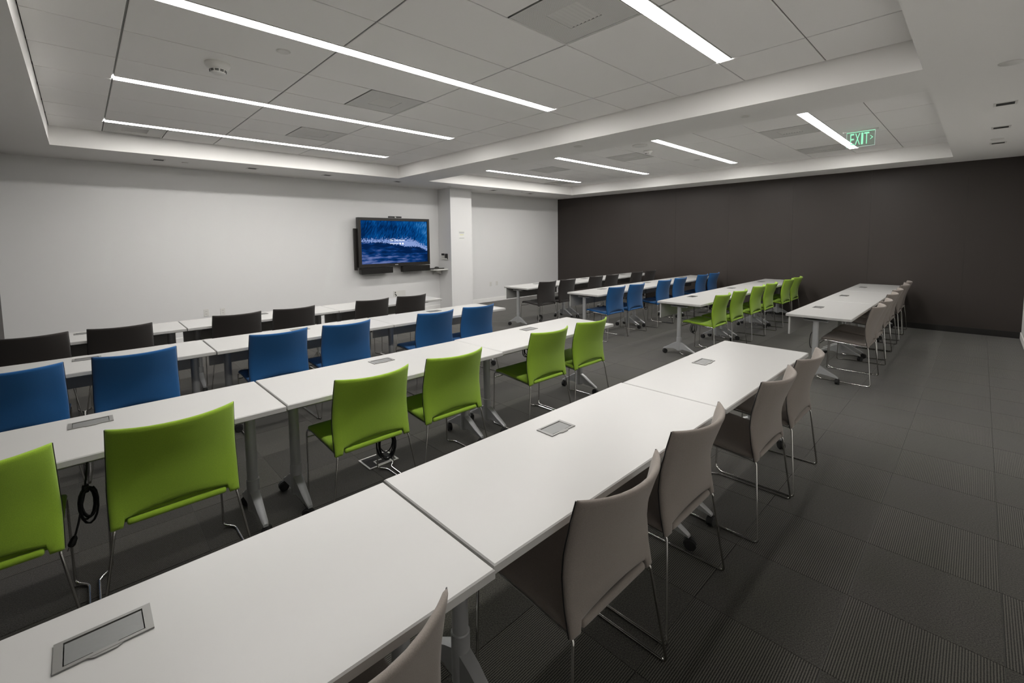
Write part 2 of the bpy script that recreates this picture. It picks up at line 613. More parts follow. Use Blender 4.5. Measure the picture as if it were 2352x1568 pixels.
VENTS = {  # bay -> list of (x0, x1, row index)
    1: [(2.045, 2.63, 1), (2.045, 2.63, 5), (2.045, 2.63, 8), (0.29, 0.88, 10)],
    2: [(6.67, 7.26, 1), (8.46, 9.05, 1), (6.67, 7.26, 5), (6.67, 7.26, 8), (8.46, 9.05, 10)]}
tcache = {}


def ceil_tile(x0, x1, y0, y1):
    gx, gy = 0.006, 0.005
    w, d = round(x1 - x0 - 2 * gx, 4), round(y1 - y0 - 2 * gy, 4)
    if (w, d) not in tcache:
        e = 0.004
        m_ = MB().loft([[(-w / 2, -d / 2, 0.018), (w / 2, -d / 2, 0.018), (w / 2, d / 2, 0.018), (-w / 2, d / 2, 0.018)],
                        [(-w / 2, -d / 2, 0.002), (w / 2, -d / 2, 0.002), (w / 2, d / 2, 0.002), (-w / 2, d / 2, 0.002)],
                        [(-w / 2 + e, -d / 2 + e, 0.0), (w / 2 - e, -d / 2 + e, 0.0), (w / 2 - e, d / 2 - e, 0.0), (-w / 2 + e, d / 2 - e, 0.0)]])
        tcache[(w, d)] = m_.mesh('ceiling_tile', M['tile'])
    link('ceiling_tile', tcache[(w, d)], ceil, ((x0 + x1) / 2, (y0 + y1) / 2, ZC))


for bi, b in ((1, b1), (2, b2)):
    X = [b['x0']] + b['xs'] + [b['x1']]
    Y = [b['y0']] + [y for y in YJ if b['y0'] + 0.05 < y < b['y1'] - 0.05] + [b['y1']]
    for ci in range(len(X) - 1):
        for ri in range(len(Y) - 1):
            x0, x1, y0, y1 = X[ci], X[ci + 1], Y[ri], Y[ri + 1]
            if 0 < ci < len(X) - 2 and ri in LAMP_ROWS:      # row shortened by the lamp
                y1 = y1 - LAMP_W
            pieces = [(x0, x1)]
            for vx0, vx1, vr in VENTS[bi]:
                if vr + 1 == ri and vx0 < x1 - 0.01 and vx1 > x0 + 0.01:
                    pieces = [p for p in ((x0, vx0), (vx1, x1)) if p[1] - p[0] > 0.05]
            for p0, p1 in pieces: ceil_tile(p0, p1, y0, y1)
    for x in b['xs']:
        MB().box(x - 0.012, x + 0.012, b['y0'], b['y1'], ZC + 0.008, ZC + 0.03).build('tee_bar', M['tee'], ceil)
    for y in Y[1:-1]:
        MB().box(b['x0'], b['x1'], y - 0.008, y + 0.008, ZC + 0.0085, ZC + 0.028).build('tee_bar', M['tee'], ceil)

# ------------------------------------------------------------------ strip lights
ORD = ['first', 'second', 'third', 'fourth', 'fifth', 'sixth']
BAYNAME = {1: 'ceiling bay over the display block', 2: 'ceiling bay by the brown wall'}


def strip_light(x0, x1, yj, label, group):
    o = empty('strip_light', ((x0 + x1) / 2, yj - LAMP_W / 2, ZC))
    L, w = (x1 - x0) / 2 - 0.005, LAMP_W / 2 - 0.004
    MB().box(-L, L, -w, w, 0.012, 0.10).build('housing', M['plastic_white'], o)
    for s in (-1, 1):
        a, b = (-L, -0.007) if s < 0 else (0.007, L)
        MB().box(a, b, -w + 0.002, w - 0.002, -0.001, 0.011).build('diffuser', M['diffuser'], o)
    MB().box(-L, L, -w - 0.002, -w + 0.0015, -0.002, 0.012).box(-L, L, w - 0.0015, w + 0.002, -0.002, 0.012).build('trim', M['plastic_white'], o)
    setp(o, label, 'ceiling light', group)


for bi, b in ((1, b1), (2, b2)):
    for n, ri in enumerate(reversed(LAMP_ROWS)):
        strip_light(b['xs'][0], b['xs'][-1], YJ[ri], '%s glowing strip light from the screen wall, %s' % (ORD[n], BAYNAME[bi]), 'recessed linear strip lights')

# ------------------------------------------------------------------ air vents
def air_vent(x0, x1, y0, y1, label):
    o = empty('air_vent', ((x0 + x1) / 2, (y0 + y1) / 2, ZC))
    w, d = (x1 - x0) / 2 - 0.006, (y1 - y0) / 2 - 0.004
    h = 0.125
    mb = MB()                                                # perforated face plate with the neck opening left out
    for q in ((-w, w, -d, -h), (-w, w, h, d), (-w, -h, -h, h), (h, w, -h, h)):
        mb.box(q[0], q[1], q[2], q[3], 0.002, 0.006)
    mb.build('perforated_plate', M['vent_perf'], o)
    MB().box(-w, w, -d, -d + 0.01, -0.002, 0.012).box(-w, w, d - 0.01, d, -0.002, 0.012).box(-w, -w + 0.01, -d, d, -0.0021, 0.012).box(w - 0.01, w, -d, d, -0.0021, 0.012).build('frame', M['vent'], o)
    MB().box(-h, h, -h, h, 0.016, 0.02).build('neck_backing', M['vent_dark'], o)
    for k in range(8):
        y = -h + 0.016 + k * 0.0312
        MB().prism([(y - 0.012, 0.012), (y - 0.011, 0.010), (y + 0.012, 0.003), (y + 0.011, 0.002)], -h, h, 'x').build('louvre_slat', M['vent'], o)
    setp(o, label, 'air vent', 'perforated air vents')


def perf():
    m, nt, b = mat_new('perforated_metal')
    b.inputs['Roughness'].default_value = 0.6
    tc = nd(nt, 'ShaderNodeTexCoord')
    vo = nd(nt, 'ShaderNodeTexVoronoi', inp={'Scale': 120.0, 'Randomness': 0.0})
    nt.links.new(tc.outputs['Object'], vo.inputs['Vector'])
    r = nd(nt, 'ShaderNodeValToRGB')
    r.color_ramp.elements[0].position = 0.30
    r.color_ramp.elements[0].color = (0.36, 0.355, 0.345, 1)
    r.color_ramp.elements[1].position = 0.36
    r.color_ramp.elements[1].color = (0.74, 0.73, 0.71, 1)
    nt.links.new(vo.outputs['Distance'], r.inputs[0])
    nt.links.new(r.outputs[0], b.inputs['Base Color'])
    return m


M['vent_perf'] = perf()
M['vent_dark'] = simple('vent_neck', (0.72, 0.71, 0.69, 1), rough=0.7)
for bi, b in ((1, b1), (2, b2)):
    vs = sorted(VENTS[bi], key=lambda v: (-v[2], v[0]))
    for n, (vx0, vx1, vr) in enumerate(vs):
        y0 = YJ[vr]
        y1 = YJ[vr + 1] if vr + 1 < len(YJ) and YJ[vr + 1] < b['y1'] else b['y1']
        if vr + 1 in LAMP_ROWS: y1 -= LAMP_W
        air_vent(vx0, vx1, y0, y1, '%s grey perforated air vent from the screen wall, %s' % (ORD[n], BAYNAME[bi]))

# ------------------------------------------------------------------ small ceiling fittings
def downlight(x, y, label):
    o = empty('downlight', (x, y, ZS))
    a, b = 0.075, 0.058
    mb = MB()
    for q in ((-a, a, -a, -b), (-a, a, b, a), (-a, -b, -b, b), (b, a, -b, b)):
        mb.box(q[0], q[1], q[2], q[3], -0.004, 0.0)
    mb.build('trim', M['plastic_white'], o)
    MB().box(-b, b, -b, b, -0.0025, -0.0005).build('aperture', M['dark_slot'], o)
    setp(o, label, 'downlight', 'square recessed downlights in the soffit')


for n, x in enumerate([9.70, 8.44, 7.18, 4.64, 3.25, 2.06, 0.88]):
    if n == 0: continue
    downlight(x, 8.09, '%s unlit square downlight from the brown wall, along the screen-wall soffit' % ORD[n - 1])
for n, x in enumerate([8.63, 7.41, 6.11]):
    downlight(x, -0.095, '%s unlit square downlight from the brown wall, along the side-aisle soffit' % ORD[n])


def sprinkler(x, y, z, r, label, group='round sprinkler covers'):
    o = empty('sprinkler_cover', (x, y, z))
    MB().lathe([(r, -0.001), (r, -0.004), (r * 0.9, -0.007), (0.004, -0.007)], 24).build('cover_plate', M['plastic_white'], o, smooth=30)
    MB().lathe([(r * 1.08, 0.0), (r * 1.08, -0.0015), (r * 0.9, -0.0015)], 24).build('rim', M['vent_dark'], o)
    setp(o, label, 'sprinkler', group)


sprinkler(1.172, 3.627, ZC, 0.045, 'round sprinkler cover on a tile beside the smoke detector, over the screen block')
sprinkler(4.70, -0.086, ZS, 0.06, 'larger round white cover in the side-aisle soffit at the beam end')
sprinkler(8.27, -0.082, ZS, 0.055, 'round cover among the square downlights of the side-aisle soffit')
sprinkler(4.77, 1.653, ZS, 0.04, 'small round cover on the ceiling beam, nearest the side aisle')
sprinkler(4.663, 3.615, ZS, 0.055, 'round cover on the ceiling beam, middle one of three')
sprinkler(4.67, 4.785, ZS, 0.055, 'round cover on the ceiling beam, nearest the screen wall')
sprinkler(1.19, 8.12, ZS, 0.04, 'small round cover between downlights above the screen wall, beyond the screen')
sprinkler(5.91, 8.11, ZS, 0.04, 'small round cover in the soffit in front of the column')
sprinkler(8.02, 7.95, ZS, 0.035, 'small round cover between downlights near the brown wall corner')
sprinkler(8.12, 3.62, ZC, 0.05, 'small round sprinkler cover on a tile in the bay by the brown wall')


def smoke_detector(x, y, z, label, s=1.0):
    o = empty('smoke_detector', (x, y, z))
    MB().lathe([(0.068 * s, 0.0), (0.070 * s, -0.012 * s), (0.060 * s, -0.030 * s), (0.046 * s, -0.036 * s)], 28).build('base', M['plastic_white'], o, smooth=40)
    MB().lathe([(0.046 * s, -0.036 * s), (0.041 * s, -0.058 * s), (0.036 * s, -0.062 * s), (0.02 * s, -0.068 * s), (0.003, -0.069 * s)], 28).build('sensor_head', M['plastic_white'], o, smooth=40)
    for zz, rr in ((-0.045, 0.0452), (-0.052, 0.0436)):
        for k in range(10):
            a = k * 2 * math.pi / 10
            MB().box(-0.010 * s, 0.010 * s, -0.001, 0.0015, -0.0022 * s, 0.0022 * s).build('vent_slot', M['dark_slot'], o,
                     loc=(rr * s * math.cos(a), rr * s * math.sin(a), zz * s), rot=(0, 0, a + math.pi / 2))
    setp(o, label, 'smoke detector')


smoke_detector(0.868, 4.212, ZC, 'white smoke detector with dark slots on a tile over the screen block', 1.25)
smoke_detector(6.66, 3.76, ZC, 'white smoke detector beside a flat round speaker, by the brown wall bay')
o = empty('ceiling_speaker', (6.20, 3.64, ZC))
MB().lathe([(0.11, 0.0), (0.115, -0.006), (0.10, -0.014), (0.075, -0.016)], 30).build('ring', M['plastic_white'], o, smooth=30)
MB().lathe([(0.075, -0.0162), (0.05, -0.022), (0.003, -0.026)], 30).build('grille', M['vent'], o, smooth=40)
setp(o, 'flat round ceiling speaker beside the smoke detector in the far bay', 'speaker')


# ------------------------------------------------------------------ text helper
def text_mesh(txt, size, mat, extrude=0.0008, align='CENTER'):
    cu = bpy.data.curves.new('text', 'FONT')
    cu.body = txt
    cu.size = size
    cu.extrude = extrude
    cu.align_x = align
    cu.align_y = 'CENTER'
    ob = bpy.data.objects.new('text', cu)
    COL.objects.link(ob)
    dg = bpy.context.evaluated_depsgraph_get()
    me = bpy.data.meshes.new_from_object(ob.evaluated_get(dg))
    bpy.data.objects.remove(ob)
    bpy.data.curves.remove(cu)
    me.materials.clear()
    me.materials.append(mat)
    return me


# ------------------------------------------------------------------ exit sign (faces -x, hangs from the tiles)
ex = empty('exit_sign', (7.57, 1.172, ZC))
EXW, EXH = 0.150, 0.213
MB().box(-0.03, 0.03, -0.19, 0.19, -0.018, 0.0, bevel=0.004).build('canopy', M['plastic_white'], ex)
MB().box(-0.004, 0.004, -EXW, EXW, -EXH, -0.018).build('acrylic_panel', M['acrylic'], ex)
MB().box(-0.0045, 0.0045, -EXW - 0.002, -EXW, -EXH, -0.02).box(-0.0045, 0.0045, EXW, EXW + 0.002, -EXH, -0.02).box(-0.0045, 0.0045, -EXW - 0.002, EXW + 0.002, -EXH - 0.003, -EXH).build('lit_edge', M['exit_edge'], ex)
MB().box(-0.006, 0.006, -EXW, EXW, -0.024, -0.0182).build('light_bar', M['exit_green'], ex)
for ch, yc in (('E', 0.090), ('X', 0.032), ('I', -0.018), ('T', -0.064)):
    me = text_mesh(ch, 0.20, M['exit_green'], 0.0012)
    xs_ = [v.co.x for v in me.vertices]; ys_ = [v.co.y for v in me.vertices]
    wx, hy = max(xs_) - min(xs_), max(ys_) - min(ys_)
    cx, cy = (max(xs_) + min(xs_)) / 2, (max(ys_) + min(ys_)) / 2
    tw = {'E': 0.042, 'X': 0.056, 'I': 0.022, 'T': 0.054}[ch]
    for v in me.vertices:
        v.co.x = (v.co.x - cx) * tw / wx
        v.co.y = (v.co.y - cy) * 0.150 / hy
    o = link('letter', me, ex, (-0.0056, yc, -0.113))
    o.rotation_euler = (R(90), 0, R(-90))
MB().prism([(-0.098, -0.085), (-0.106, -0.085), (-0.132, -0.110), (-0.106, -0.135), (-0.098, -0.135), (-0.121, -0.110)], -0.0066, -0.0046, 'x').build('chevron', M['exit_green'], ex)
setp(ex, 'clear acrylic exit sign glowing green with arrow, hanging from the ceiling', 'exit sign')

# ------------------------------------------------------------------ display screen on the white wall
tv = empty('wall_display', (4.016, 8.60, 1.073))
TW, TH = 1.675, 1.010
MB().box(0.0, TW, 0.012, 0.085, 0.0, TH, bevel=0.006).build('body', M['tv_black'], tv)
bz = MB()
for q in ((0, TW, 0, 0.060), (0, TW, TH - 0.052, TH), (0, 0.062, 0.060, TH - 0.052), (TW - 0.052, TW, 0.060, TH - 0.052)):
    bz.box(q[0], q[1], 0.0, 0.012, q[2], q[3])
bez = bz.build('bezel', M['tv_grey'], tv)
SW, SH = 1.548, 0.885
MB().box(0, SW, 0.0, 0.004, 0, SH).build('screen', screen_mat(SW, SH), tv, loc=(0.066, 0.006, 0.066))
MB().box(0.20, TW - 0.2, 0.085, 0.185, 0.2, 0.8).build('wall_bracket', M['tv_black'], tv)
for k in range(5):
    MB().box(0.800 + k * 0.015, 0.811 + k * 0.015, -0.0015, 0.0, 0.024, 0.036).build('brand_mark', M['logo_white'], bez)
me = text_mesh('The Club House', 0.052, M['white_emit'])
link('screen_text', me, tv, (0.87, 0.0045, 0.545), (R(90), 0, 0))
MB().box(0.70, 0.895, 0.0035, 0.0045, 0.472, 0.480).build('screen_text', M['white_emit'], tv)
for xx in (0.935, 1.000):
    MB().lathe([(0.019, 0.0034), (0.019, 0.0046), (0.001, 0.0046)], 20, center=(xx, 0, 0.474), axis='y').build('screen_icon', M['white_emit'], tv)
for x0, x1 in ((0.03, 0.735), (0.965, 1.655)):
    MB().box(x0, x1, -0.03, 0.075, -0.135, -0.012, bevel=0.008).build('sound_bar', M['tv_black'], tv)
MB().box(-0.055, 0.0, 0.075, 0.115, -0.05, 0.79, bevel=0.004).build('side_tray', M['tv_grey'], tv)
MB().box(TW, TW + 0.012, 0.03, 0.05, 0.50, 0.56).build('side_knob', M['tv_black'], tv)
setp(tv, 'large wall-mounted display showing a blue ocean wave', 'display')
cmr = empty('conference_camera', (4.865, 8.645, 2.0835))
MB().box(-0.145, -0.012, -0.025, 0.025, 0.008, 0.040, bevel=0.003).build('camera_body', M['tv_black'], cmr)
MB().box(0.020, 0.148, -0.025, 0.025, 0.008, 0.040, bevel=0.003).build('camera_body', M['tv_black'], cmr)
MB().box(-0.012, 0.020, -0.018, 0.018, -0.0003, 0.030).build('clip', M['plastic_white'], cmr)
setp(cmr, 'slim black conference camera clipped on top of the display', 'camera')

# outlets -----------------------------------------------------------
def outlet(x, z, label, group):
    o = empty('wall_outlet', (x, YW, z))
    MB().box(-0.036, 0.036, -0.006, 0.0, -0.058, 0.058, bevel=0.002).build('cover_plate', M['plastic_white'], o)
    for dz in (-0.02, 0.02):
        s = MB().box(-0.017, 0.017, -0.0085, -0.006, dz - 0.015, dz + 0.015, bevel=0.002).build('socket', M['plastic_white'], o)
        MB().box(-0.008, -0.005, -0.009, -0.0084, dz - 0.004, dz + 0.006).box(0.005, 0.008, -0.009, -0.0084, dz - 0.004, dz + 0.006).build('slot', M['dark_slot'], s)
    setp(o, label, 'outlet', group)


outlet(1.441, 0.459, 'white wall outlet low on the screen wall, the one further from the display', 'wall outlets')
outlet(1.674, 0.452, 'white wall outlet low on the screen wall, the pair member nearer the display', 'wall outlets')
outlet(7.657, 0.461, 'faint white outlet right beside the column on the screen wall', 'wall outlets')
outlet(7.870, 0.468, 'faint white outlet on the screen wall, pair member nearer the brown wall', 'wall outlets')
o = empty('cable_plate', (5.0, YW, 0.46))
MB().box(-0.15, 0.15, -0.006, 0.0, -0.06, 0.06, bevel=0.002).build('cover_plate', M['plastic_white'], o)
for dx, dz in ((-0.105, 0.028), (-0.105, -0.012), (-0.085, -0.034)):
    MB().lathe([(0.011, -0.006), (0.011, -0.022), (0.004, -0.024)], 10, center=(dx, 0, dz), axis='y').build('plug', M['black'], o)
setp(o, 'wide white cable plate with black plugs low on the wall under the display', 'wall plate')

# notice on the column --------------------------------------------------
o = empty('paper_notice', (6.37, 8.30, 1.73))
MB().box(-0.095, 0.095, -0.0015, 0.0, -0.115, 0.115).build('sheet', M['paper'], o)
for z, w, m_ in ((0.060, 0.075, 'ink'), (0.038, 0.068, 'ink'), (0.0, 0.055, 'yellow'), (-0.075, 0.070, 'ink')):
    MB().box(-w, w, -0.0022, -0.0015, z - 0.006, z + 0.006).build('print_line', M[m_], o)
setp(o, 'small white paper notice with a yellow line taped to the column', 'notice')

# marker holder with markers and eraser on the column side ----------------------
o = empty('marker_holder', (6.064, 8.53, 1.17))
MB().box(-0.055, 0.0, -0.13, 0.13, 0.0, 0.006).box(-0.055, -0.050, -0.13, 0.13, 0.006, 0.030).build('tray', M['plastic_white'], o)
MB().box(-0.006, 0.0, -0.13, 0.13, 0.006, 0.12).build('back_plate', M['plastic_white'], o)
setp(o, 'white marker tray fixed to the side of the column', 'tray')
for n, dy in enumerate((0.10, 0.07, 0.04, 0.01)):
    mk = empty('marker', (6.064 - 0.028, 8.53 + dy, 1.17 + 0.006))
    MB().lathe([(0.008, 0.0), (0.008, 0.085)], 10).build('barrel', M['plastic_white'], mk, smooth=30)
    MB().lathe([(0.0088, 0.085), (0.0088, 0.125), (0.006, 0.13)], 10).build('cap', M['black'], mk, smooth=30)
    setp(mk, 'black-capped white marker standing in the tray on the column', 'marker', 'markers in the column tray')
er = empty('eraser', (6.064 - 0.028, 8.53 - 0.078, 1.17 + 0.006))
MB().box(-0.018, 0.018, -0.036, 0.036, 0.0, 0.125, bevel=0.005).build('felt_block', M['black'], er)
MB().box(-0.019, -0.017, -0.030, 0.030, 0.015, 0.11).build('grip', M['tv_grey'], er)
setp(er, 'black board eraser standing beside the markers on the column', 'eraser')

# corner shelf with laptop ------------------------------------------------
o = empty('corner_shelf', (6.064, YW, 0.955))
MB().prism([(-0.36, 0.0), (0.0, 0.0), (0.0, -0.36), (-0.30, -0.36), (-0.36, -0.30)], -0.022, 0.0, 'z').build('board', M['plastic_white'], o)
MB().prism([(-0.005, -0.022), (-0.005, -0.14), (-0.30, -0.022)], -0.10, -0.085, 'y').build('bracket', M['plastic_white'], o)
MB().prism([(-0.005, -0.022), (-0.005, -0.14), (-0.28, -0.022)], -0.19, -0.18, 'x').build('bracket', M['plastic_white'], o)
setp(o, 'small white shelf in the corner between display wall and column', 'shelf')
lp = empty('laptop', (5.86, 8.63, 0.9555), 0.12)
MB().box(-0.16, 0.16, -0.115, 0.115, 0.0, 0.011, bevel=0.003).build('base', M['laptop'], lp)
MB().box(-0.16, 0.16, -0.115, 0.115, 0.012, 0.019, bevel=0.003).build('lid', M['laptop'], lp)
setp(lp, 'closed dark grey laptop lying on the corner shelf', 'laptop')
ms = empty('conference_puck', (5.88, 8.62, 0.975))
MB().lathe([(0.055, 0.0), (0.052, 0.012), (0.034, 0.027), (0.003, 0.031)], 20).build('shell', M['black'], ms, smooth=50)
MB().lathe([(0.020, 0.0292), (0.014, 0.0325), (0.002, 0.0335)], 14).build('button', M['tv_grey'], ms, smooth=50)
setp(ms, 'black domed conference puck lying on the laptop', 'speaker puck')


# ------------------------------------------------------------------ training table
def table_meshes(L):
    """meshes of one table, local origin on the floor under its centre, length L along x"""
    D, th = 0.605, 0.030
    H = L / 2
    d = {}
    hx0, hx1, hy0, hy1 = -0.079, 0.079, 0.103, 0.193            # cut-out for the power box
    mb = MB()
    zt, zb = TABLE_Z, TABLE_Z - th
    c = 0.004

    def ring(z, i): return [(-H + i, -D / 2 + i, z), (H - i, -D / 2 + i, z), (H - i, D / 2 - i, z), (-H + i, D / 2 - i, z)]

    def hole(z): return [(hx0, hy0, z), (hx1, hy0, z), (hx1, hy1, z), (hx0, hy1, z)]
    bm = mb.bm
    rings = [[bm.verts.new(p) for p in r] for r in (hole(zt), ring(zt, c), ring(zt - c, 0), ring(zb + c, 0), ring(zb, c), hole(zb))]
    for a in range(6):
        A, B = rings[a], rings[(a + 1) % 6]
        for k_ in range(4):
            l = (k_ + 1) % 4
            f = bm.faces.new((A[k_], A[l], B[l], B[k_]))
            f.material_index = 1 if a in (2,) else 0
    d['table_top'] = mb.mesh('table_top', M['laminate'], M['edge'])
    # power box: frame, rim and lid with thumb notch
    cy = (hy0 + hy1) / 2
    mb = MB()
    n = 8
    ix0, ix1, iy0, iy1 = hx0 + 0.013, hx1 - 0.013, hy0 + 0.007, hy1 - 0.007
    for q in ((hx0, ix0, hy0, hy1), (ix1, hx1, hy0, hy1), (ix0, ix1, hy0, iy0), (ix0, ix1, iy1, hy1)):
        mb.box(q[0] - 0.002 * (q[0] == hx0), q[1] + 0.002 * (q[1] == hx1), q[2] - 0.002 * (q[2] == hy0), q[3] + 0.002 * (q[3] == hy1), TABLE_Z + 0.0005, TABLE_Z + 0.004)
    mb.prism([(-0.030, hy0 - 0.001), (0.030, hy0 - 0.001), (0.018, hy0 - 0.009), (-0.018, hy0 - 0.009)], TABLE_Z + 0.0004, TABLE_Z + 0.0035, 'z')
    d['box_rim'] = mb.mesh('box_rim', M['alu_rim'])
    d['box_well'] = MB().box(ix0, ix1, iy0, iy1, TABLE_Z - 0.07, TABLE_Z - 0.006).box(hx0, hx1, hy0, hy1, TABLE_Z - 0.05, TABLE_Z - 0.034).mesh('box_well', M['dark_slot'])
    pts = [(ix0 + 0.002, iy1 - 0.004), (ix0 + 0.002, iy0 + 0.004), (-0.024, iy0 + 0.004)]
    for k_ in range(7):
        t = -1 + 2 * k_ / 6
        pts.append((0.022 * t, iy0 + 0.004 - 0.008 * (1 - t * t)))
    pts += [(0.024, iy0 + 0.004), (ix1 - 0.002, iy0 + 0.004), (ix1 - 0.002, iy1 - 0.004)]
    d['lid'] = MB().prism(pts, TABLE_Z - 0.004, TABLE_Z + 0.0025, 'z').mesh('lid', M['alu'])
    # modesty panel hanging at the back edge
    d['modesty_panel'] = MB().box(-H + 0.03, H - 0.03, 0.262, 0.280, 0.505, TABLE_Z - th - 0.004, bevel=0.002).mesh('modesty_panel', M['laminate'])
    # cross rail and flip hardware
    d['cross_rail'] = MB().box(-H + 0.155, H - 0.155, 0.008, 0.052, 0.655, 0.695, bevel=0.004).mesh('cross_rail', M['black'])
    d['flip_bracket'] = MB().prism([(-0.11, 0.7098), (0.14, 0.7098), (0.12, 0.697), (0.06, 0.689), (0.0, 0.688), (-0.07, 0.697)], -0.028, 0.028, 'x').mesh('flip_bracket', M['black'])
    d['mount_arm'] = MB().box(-0.024, 0.024, -0.085, 0.145, 0.668, 0.6875, bevel=0.004).mesh('mount_arm', M['silver'])
    d['latch'] = MB().box(-0.05, 0.05, -0.05, 0.03, 0.690, 0.7098, bevel=0.003).prism([(-0.05, 0.705), (-0.095, 0.700), (-0.10, 0.692), (-0.05, 0.690)], -0.02, 0.02, 'x').mesh('latch', M['black'])
    d['post'] = MB().lathe([(0.0285, 0.25), (0.0285, 0.668)], 20).mesh('post', M['silver'], smooth=30)
    d['collar'] = MB().lathe([(0.033, 0.075), (0.033, 0.252), (0.030, 0.256)], 20).mesh('collar', M['silver'], smooth=30)
    mb = MB()
    for s in (-1, 1):
        rings = []
        for y, wd, z0, z1 in ((0.02, 0.024, 0.085, 0.195), (0.07, 0.023, 0.095, 0.172), (0.14, 0.020, 0.086, 0.127), (0.205, 0.016, 0.072, 0.092), (0.222, 0.012, 0.066, 0.082)):
            rings.append([(-wd, s * y, z0), (wd, s * y, z0), (wd, s * y, z1 - 0.006), (wd * 0.5, s * y, z1), (-wd * 0.5, s * y, z1), (-wd, s * y, z1 - 0.006)])
        mb.loft(rings)
    d['foot'] = mb.mesh('foot', M['silver'], smooth=35)
    mb = MB()
    for s in (-1, 1):
        mb.lathe([(0.010, s * 0.004), (0.027, s * 0.004), (0.030, s * 0.008), (0.030, s * 0.015), (0.026, s * 0.019), (0.010, s * 0.019)], 18, center=(0, 0.012, 0.030), axis='x')
    mb.lathe([(0.008, -0.004), (0.008, 0.004)], 10, center=(0, 0.012, 0.030), axis='x')
    mb.lathe([(0.007, 0.030), (0.007, 0.075)], 10)
    arc = [(0.012 + 0.034 * math.cos(R(a)), 0.030 + 0.034 * math.sin(R(a))) for a in range(20, 181, 20)]
    arc2 = [(0.012 + 0.028 * math.cos(R(a)), 0.030 + 0.028 * math.sin(R(a))) for a in range(180, 19, -20)]
    mb.prism(arc + arc2, -0.012, 0.012, 'x')
    d['caster'] = mb.mesh('caster', M['rubber'], smooth=40)
    d['H'] = H
    return d


TM = {}
OPEN_LID = set()


def training_table(x, y, L, rz, label, group, seed=0, lid_open=False):
    if L not in TM: TM[L] = table_meshes(L)
    d = TM[L]
    o = empty('training_table', (x, y, 0), rz)
    link('table_top', d['table_top'], o)
    w = link('power_box', d['box_well'], o)
    link('rim', d['box_rim'], w)
    if not lid_open: link('lid', d['lid'], w)
    link('modesty_panel', d['modesty_panel'], o)
    link('cross_rail', d['cross_rail'], o)
    rnd = random.Random(seed)
    for s in (-1, 1):
        px = s * (d['H'] - (0.128 if d['H'] > 0.76 else 0.100))
        link('flip_bracket', d['flip_bracket'], o, (px, 0.03, 0))
        link('mount_arm', d['mount_arm'], o, (px, 0.0, 0))
        link('latch', d['latch'], o, (s * (d['H'] - 0.38), -0.16, 0))
        p = link('post', d['post'], o, (px, 0.03, 0))
        link('collar', d['collar'], p)
        f = link('foot', d['foot'], o, (px, 0.03, 0))
        for t in (-1, 1):
            link('caster', d['caster'], f, (0, t * 0.213, 0), (0, 0, rnd.uniform(-3.1, 3.1)))
    setp(o, label, 'table', group)
    return o


COLN = {1: 'black', 2: 'blue', 3: 'green', 4: 'grey'}
LX = {'A': (-0.012, 1.495), 'B': (1.5215, 1.555), 'C': (3.083, 1.555)}
LY = {4: {'A': (1.145, 0.0), 'B': (1.157, 0.0), 'C': (1.149, 0.0)},
      3: {'A': (2.800, 0.0), 'B': (2.807, 0.0), 'C': (2.838, 0.012)},
      2: {'A': (4.490, 0.0), 'B': (4.475, -0.006), 'C': (4.455, -0.012)},
      1: {'A': (5.845, 0.0), 'B': (5.843, 0.0), 'C': (5.838, -0.003)}}
RX = {'A': (6.465, 1.495), 'B': (7.968, 1.495), 'C': (9.470, 1.495)}
RDX = {4: 0.0, 3: 0.0, 2: -0.02, 1: -0.05}
RY = {4: 1.188, 3: 2.757, 2: 4.335, 1: 5.822}
PL = {'A': 'far-end table of', 'B': 'middle table of', 'C': 'aisle-end table of'}
PR = {'A': 'aisle-end table of', 'B': 'middle table of', 'C': 'wall-end table of'}
sd = 0
for r in (4, 3, 2, 1):
    for k in 'ABC':
        sd += 1
        x, L = LX[k]
        y, rz = LY[r][k]
        training_table(x, y, L, rz, 'white training table, %s the %s-chair row facing the display' % (PL[k], COLN[r]), 'training tables facing the display', sd)
        x, L = RX[k]
        training_table(x + RDX[r], RY[r], L, 0.0, 'white training table, %s the %s-chair row by the brown wall' % (PR[k], COLN[r]), 'training tables by the brown wall', sd + 50, lid_open=(r == 3 and k == 'A'))


# ------------------------------------------------------------------ chairs
def interp(tab, t):
    for (a, va), (b, vb) in zip(tab[:-1], tab[1:]):
        if t <= b:
            f = (t - a) / (b - a)
            f = f * f * (3 - 2 * f) * 0.35 + f * 0.65
            return va + (vb - va) * f
    return tab[-1][1]


EDGE_Y = [(0.40, 0.040), (0.43, 0.047), (0.51, 0.062), (0.60, 0.070), (0.67, 0.065), (0.76, 0.045), (0.86, 0.020)]
SAG = [(0.40, 0.003), (0.46, 0.012), (0.52, 0.028), (0.60, 0.046), (0.70, 0.062), (0.80, 0.076), (0.86, 0.084)]
HW = [(0.40, 0.236), (0.55, 0.237), (0.70, 0.232), (0.86, 0.228)]


